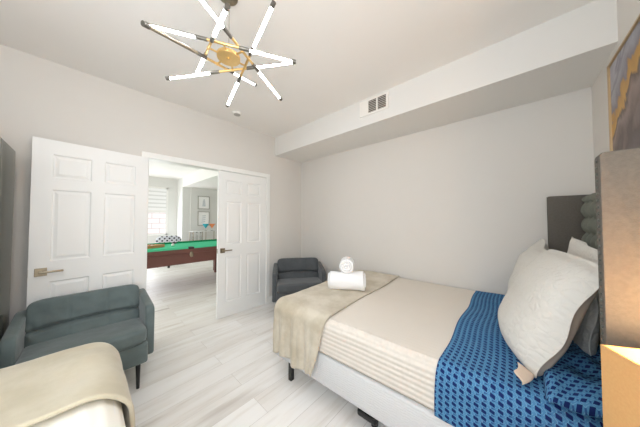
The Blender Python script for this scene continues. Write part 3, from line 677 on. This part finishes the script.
obj('vent_frame', b, 'ivory', vt)
b = bm_new(); box(b, -0.066, 0.150, -0.003, 0, -0.072, 0.072); obj('backing', b, 'grille', vt)
for x0, x1 in ((-0.064, 0.034), (0.050, 0.148)):
    for k in range(7):
        z = -0.060 + 0.0195 * k
        b = bm_new(); prism(b, [(-0.003, z), (-0.011, z - 0.006), (-0.011, z - 0.003), (-0.003, z + 0.004)], 'x', x0, x1); obj('louvre', b, 'ivory', vt)
dlg = thing('ceiling_downlight', 'lit recessed downlight in the game room ceiling', 'ceiling light', (-4.47, -1.56, ZC))
b = bm_new(); lathe(b, [(0.075, -0.006), (0.095, -0.004), (0.095, 0), (0.075, 0)]); obj('trim_ring', b, 'trim', dlg, True)
b = bm_new(); lathe(b, [(0, -0.004), (0.076, -0.004), (0.076, 0), (0, 0)]); obj('lens', b, 'downlight', dlg)

# ------------------------------------------------------------------ pool table
PX, PY, PW, PL = -2.235, -1.36, 0.625, 1.25
pt = thing('pool_table', 'brown pool table with green felt in the room beyond the doors', 'pool table', (PX, PY, 0))
b = bm_new(); prism(b, [(-PW + 0.02, 0.52), (-PW, 0.76), (-PW, 0.80), (PW, 0.80), (PW, 0.76), (PW - 0.02, 0.52)], 'y', -PL, PL, 0.006, 2); obj('cabinet', b, 'wood', pt)
b = bm_new()
for s in (-1, 1): box(b, s * PW - 0.006 if s > 0 else -PW - 0.006, s * PW + 0.006 if s > 0 else -PW + 0.006, -PL, PL, 0.705, 0.715)
obj('apron_bead', b, 'wood', pt)
b = bm_new(); box(b, -PW + 0.11, PW - 0.11, -PL + 0.11, PL - 0.11, 0.795, 0.806); obj('playing_cloth', b, 'felt', pt)
rails = [(-PW + 0.004, -PW + 0.115, -PL + 0.16, -0.05), (-PW + 0.004, -PW + 0.115, 0.05, PL - 0.16), (PW - 0.115, PW - 0.004, -PL + 0.16, -0.05), (PW - 0.115, PW - 0.004, 0.05, PL - 0.16), (-PW + 0.16, PW - 0.16, -PL + 0.004, -PL + 0.115), (-PW + 0.16, PW - 0.16, PL - 0.115, PL - 0.004)]
for x0, x1, y0, y1 in rails:
    b = bm_new(); box(b, x0, x1, y0, y1, 0.795, 0.838, 0.008, 2); obj('rail_cushion', b, 'felt_shaded' if x1 < 0 and y1 - y0 > 0.5 else 'felt', pt)
for x, y in ((-1, -1), (-1, 0), (-1, 1), (1, -1), (1, 0), (1, 1)):
    cx, cy = x * (PW - 0.055), y * (PL - 0.06)
    b = bm_new(); lathe(b, [(0.050, 0.826), (0.060, 0.829), (0.066, 0.824), (0.066, 0.796), (0.050, 0.796), (0.050, 0.826)], (cx, cy, 0)); obj('pocket', b, 'leather', pt, True)
for s in (-1, 1):
    b = bm_new(); superell(b, (s * (PW + 0.004), 0, 0.69), (0.012, 0.032, 0.055), 2, 12); sphere(b, (s * (PW + 0.012), 0.0, 0.72), 0.016, 10); sphere(b, (s * (PW + 0.012), 0.012, 0.655), 0.014, 10)
    obj('pocket_casting', b, 'nickel', pt, True)
for x in (-1, 1):
    for y in (-1, 1):
        cx, cy = x * (PW - 0.12), y * (PL - 0.33)
        b = bm_new(); prism(b, [(cx - 0.06, cy - 0.06), (cx + 0.06, cy - 0.06), (cx + 0.06, cy + 0.06), (cx - 0.06, cy + 0.06)], 'z', 0.04, 0.54, 0.01, 2); tube(b, (cx, cy, 0), (cx, cy, 0.045), 0.05); obj('leg', b, 'wood', pt)
b = bm_new(); tube(b, (0.35, -0.30, 0.44), (0.35, -0.30, 0.53), 0.02); obj('leveller', b, 'leather', pt)
rk = obj('ball_rack', bm_new(), 'rackwood'); tag(rk, 'orange wooden triangle ball rack lying on the pool table', 'ball rack')
b = bm_new(); tri = [(-0.15, -0.15), (0.15, -0.15), (0.0, 0.14)]
for i in range(3):
    (x0, y0), (x1, y1) = tri[i], tri[(i + 1) % 3]; d = Vector((x1 - x0, y1 - y0, 0)).normalized(); n = Vector((-d.y, d.x, 0)) * 0.008
    prism(b, [(x0 + n.x, y0 + n.y), (x1 + n.x, y1 + n.y), (x1 - n.x, y1 - n.y), (x0 - n.x, y0 - n.y)], 'z', 0, 0.055)
b.to_mesh(rk.data); b.free(); rk.location = (-2.24, -1.80, 0.806)
BALLS = [((-2.24, -1.72), 'orange', 'orange pool ball at the tip of the ball rack'), ((-2.20, -1.79), 'red', 'red pool ball inside the ball rack'), ((-2.28, -1.79), 'yellow', 'yellow pool ball inside the ball rack'),
         ((-2.24, -1.86), 'cueball', 'pale pool ball in the wide end of the ball rack'), ((-2.17, -1.87), 'orange', 'orange pool ball in the wide end of the ball rack'), ((-2.31, -1.88), 'red', 'red pool ball in the far wide corner of the rack'),
         ((-2.22, -1.52), 'cueball', 'white cue ball alone on the green felt')]
for (x, y), m, l in BALLS:
    b = bm_new(); sphere(b, (0, 0, 0), 0.0285, 14); tag(obj('pool_ball', b, m, None, True, (x, y, 0.806 + 0.0285)), l, 'pool ball', 'balls on the pool table')

# ------------------------------------------------------------------ dotted settee behind the pool table
st = thing('dotted_armchair', 'white armchair with black dots behind the pool table', 'armchair', (-4.55, -1.10, 0))
b = bm_new(); superell(b, (0.12, 0, 0.68), (0.07, 0.31, 0.20), 4, 24); obj('backrest', b, 'dots', st, 'all')
b = bm_new(); box(b, -0.45, 0.10, -0.29, 0.29, 0.30, 0.46, 0.04, 3); obj('seat', b, 'dots', st, True)
for x in (-0.40, 0.08):
    for y in (-0.24, 0.24):
        b = bm_new(); tube(b, (x, y, 0), (x, y, 0.31), 0.014, 0.02); obj('leg', b, 'black', st)

# ------------------------------------------------------------------ bar cart with glasses, framed prints
bc = thing('bar_cart', 'white-shelved bar cart with metal uprights against the far recess wall', 'bar cart', (-4.78, -0.05, 0))
for z in (0.955, 0.60, 0.22):
    b = bm_new(); box(b, -0.17, 0.17, -0.38, 0.42, z, z + 0.014, 0.004, 1); obj('shelf', b, 'tag', bc)
for x in (-0.155, 0.155):
    for y in (-0.36, 0.02, 0.40):
        b = bm_new(); tube(b, (x, y, 0), (x, y, 0.956), 0.010, seg=10); obj('upright', b, 'nickel', bc)
for yy, m, l in ((0.0, 'teal', 'teal oversized cocktail glass on the bar cart top'), (0.205, 'orange', 'orange oversized cocktail glass on the bar cart top')):
    g = thing('cocktail_glass', l, 'glass', (-4.74, yy, 0.969), 0, 'cocktail glasses on the bar cart')
    b = bm_new(); lathe(b, [(0, 0), (0.05, 0), (0.048, 0.006), (0.006, 0.014), (0.005, 0.085), (0, 0.085)]); obj('stem', b, 'bottle', g, True)
    b = bm_new(); lathe(b, [(0, 0.082), (0.008, 0.085), (0.105, 0.235), (0.101, 0.235), (0.004, 0.092), (0, 0.09)]); obj('bowl', b, m, g, True)
bw = tag(obj('serving_dish', lathe(bm_new(), [(0, 0), (0.09, 0), (0.14, 0.03), (0.136, 0.033), (0.088, 0.006), (0, 0.006)]), 'tag', None, True, (-4.76, -0.27, 0.614)), 'shallow white dish on the middle shelf of the bar cart', 'dish')
for i, (yy, hh) in enumerate(((-0.34, 0.26), (-0.22, 0.30), (-0.10, 0.28))):
    bo = tag(obj('bottle', lathe(bm_new(), [(0, 0), (0.032, 0), (0.034, 0.01), (0.034, hh * 0.6), (0.012, hh * 0.78), (0.012, hh), (0, hh)]), 'bottle', None, True, (-4.88, yy, 0.614)),
             ('dark-capped clear bottle at left end of the bar cart middle shelf', 'tallest clear bottle behind the white dish on the bar cart', 'clear bottle right of the white dish on the bar cart')[i], 'bottle', 'bottles on the bar cart')
    b = bm_new(); tube(b, (0, 0, hh), (0, 0, hh + 0.03), 0.014); obj('cap', b, 'leather', bo, True)
for zc, zz, l in ((1.94, 0.225, 'upper framed white print on the far recess wall'), (1.385, 0.245, 'lower framed white print on the far recess wall, above the bar cart')):
    fp = thing('framed_print', l, 'picture', (-5.1, 0.05, zc), 0, 'framed prints in the game room')
    b = bm_new()
    for y0, y1, z0, z1 in ((-0.19, 0.19, zz - 0.02, zz), (-0.19, 0.19, -zz, -zz + 0.02), (-0.19, -0.17, -zz, zz), (0.17, 0.19, -zz, zz)): box(b, 0, 0.035, y0, y1, z0, z1)
    obj('frame', b, 'frame_grey', fp)
    b = bm_new(); box(b, 0.002, 0.02, -0.17, 0.17, -zz + 0.02, zz - 0.02); obj('print_sheet', b, 'paper', fp)
    b = bm_new()
    if zc > 1.6:
        prism(b, [(-0.05, -0.13), (0.06, -0.13), (0.05, 0.0), (0.03, 0.12), (0.0, 0.14), (-0.03, 0.05)], 'x', 0.02, 0.021)
    else:
        for k in range(4): prism(b, [(-0.08 + 0.02 * k, -0.14 + 0.07 * k), (0.05 + 0.01 * k, -0.12 + 0.07 * k), (0.06, -0.09 + 0.07 * k), (-0.06, -0.11 + 0.07 * k)], 'x', 0.02, 0.021)
    obj('print_motif', b, 'ink', fp)
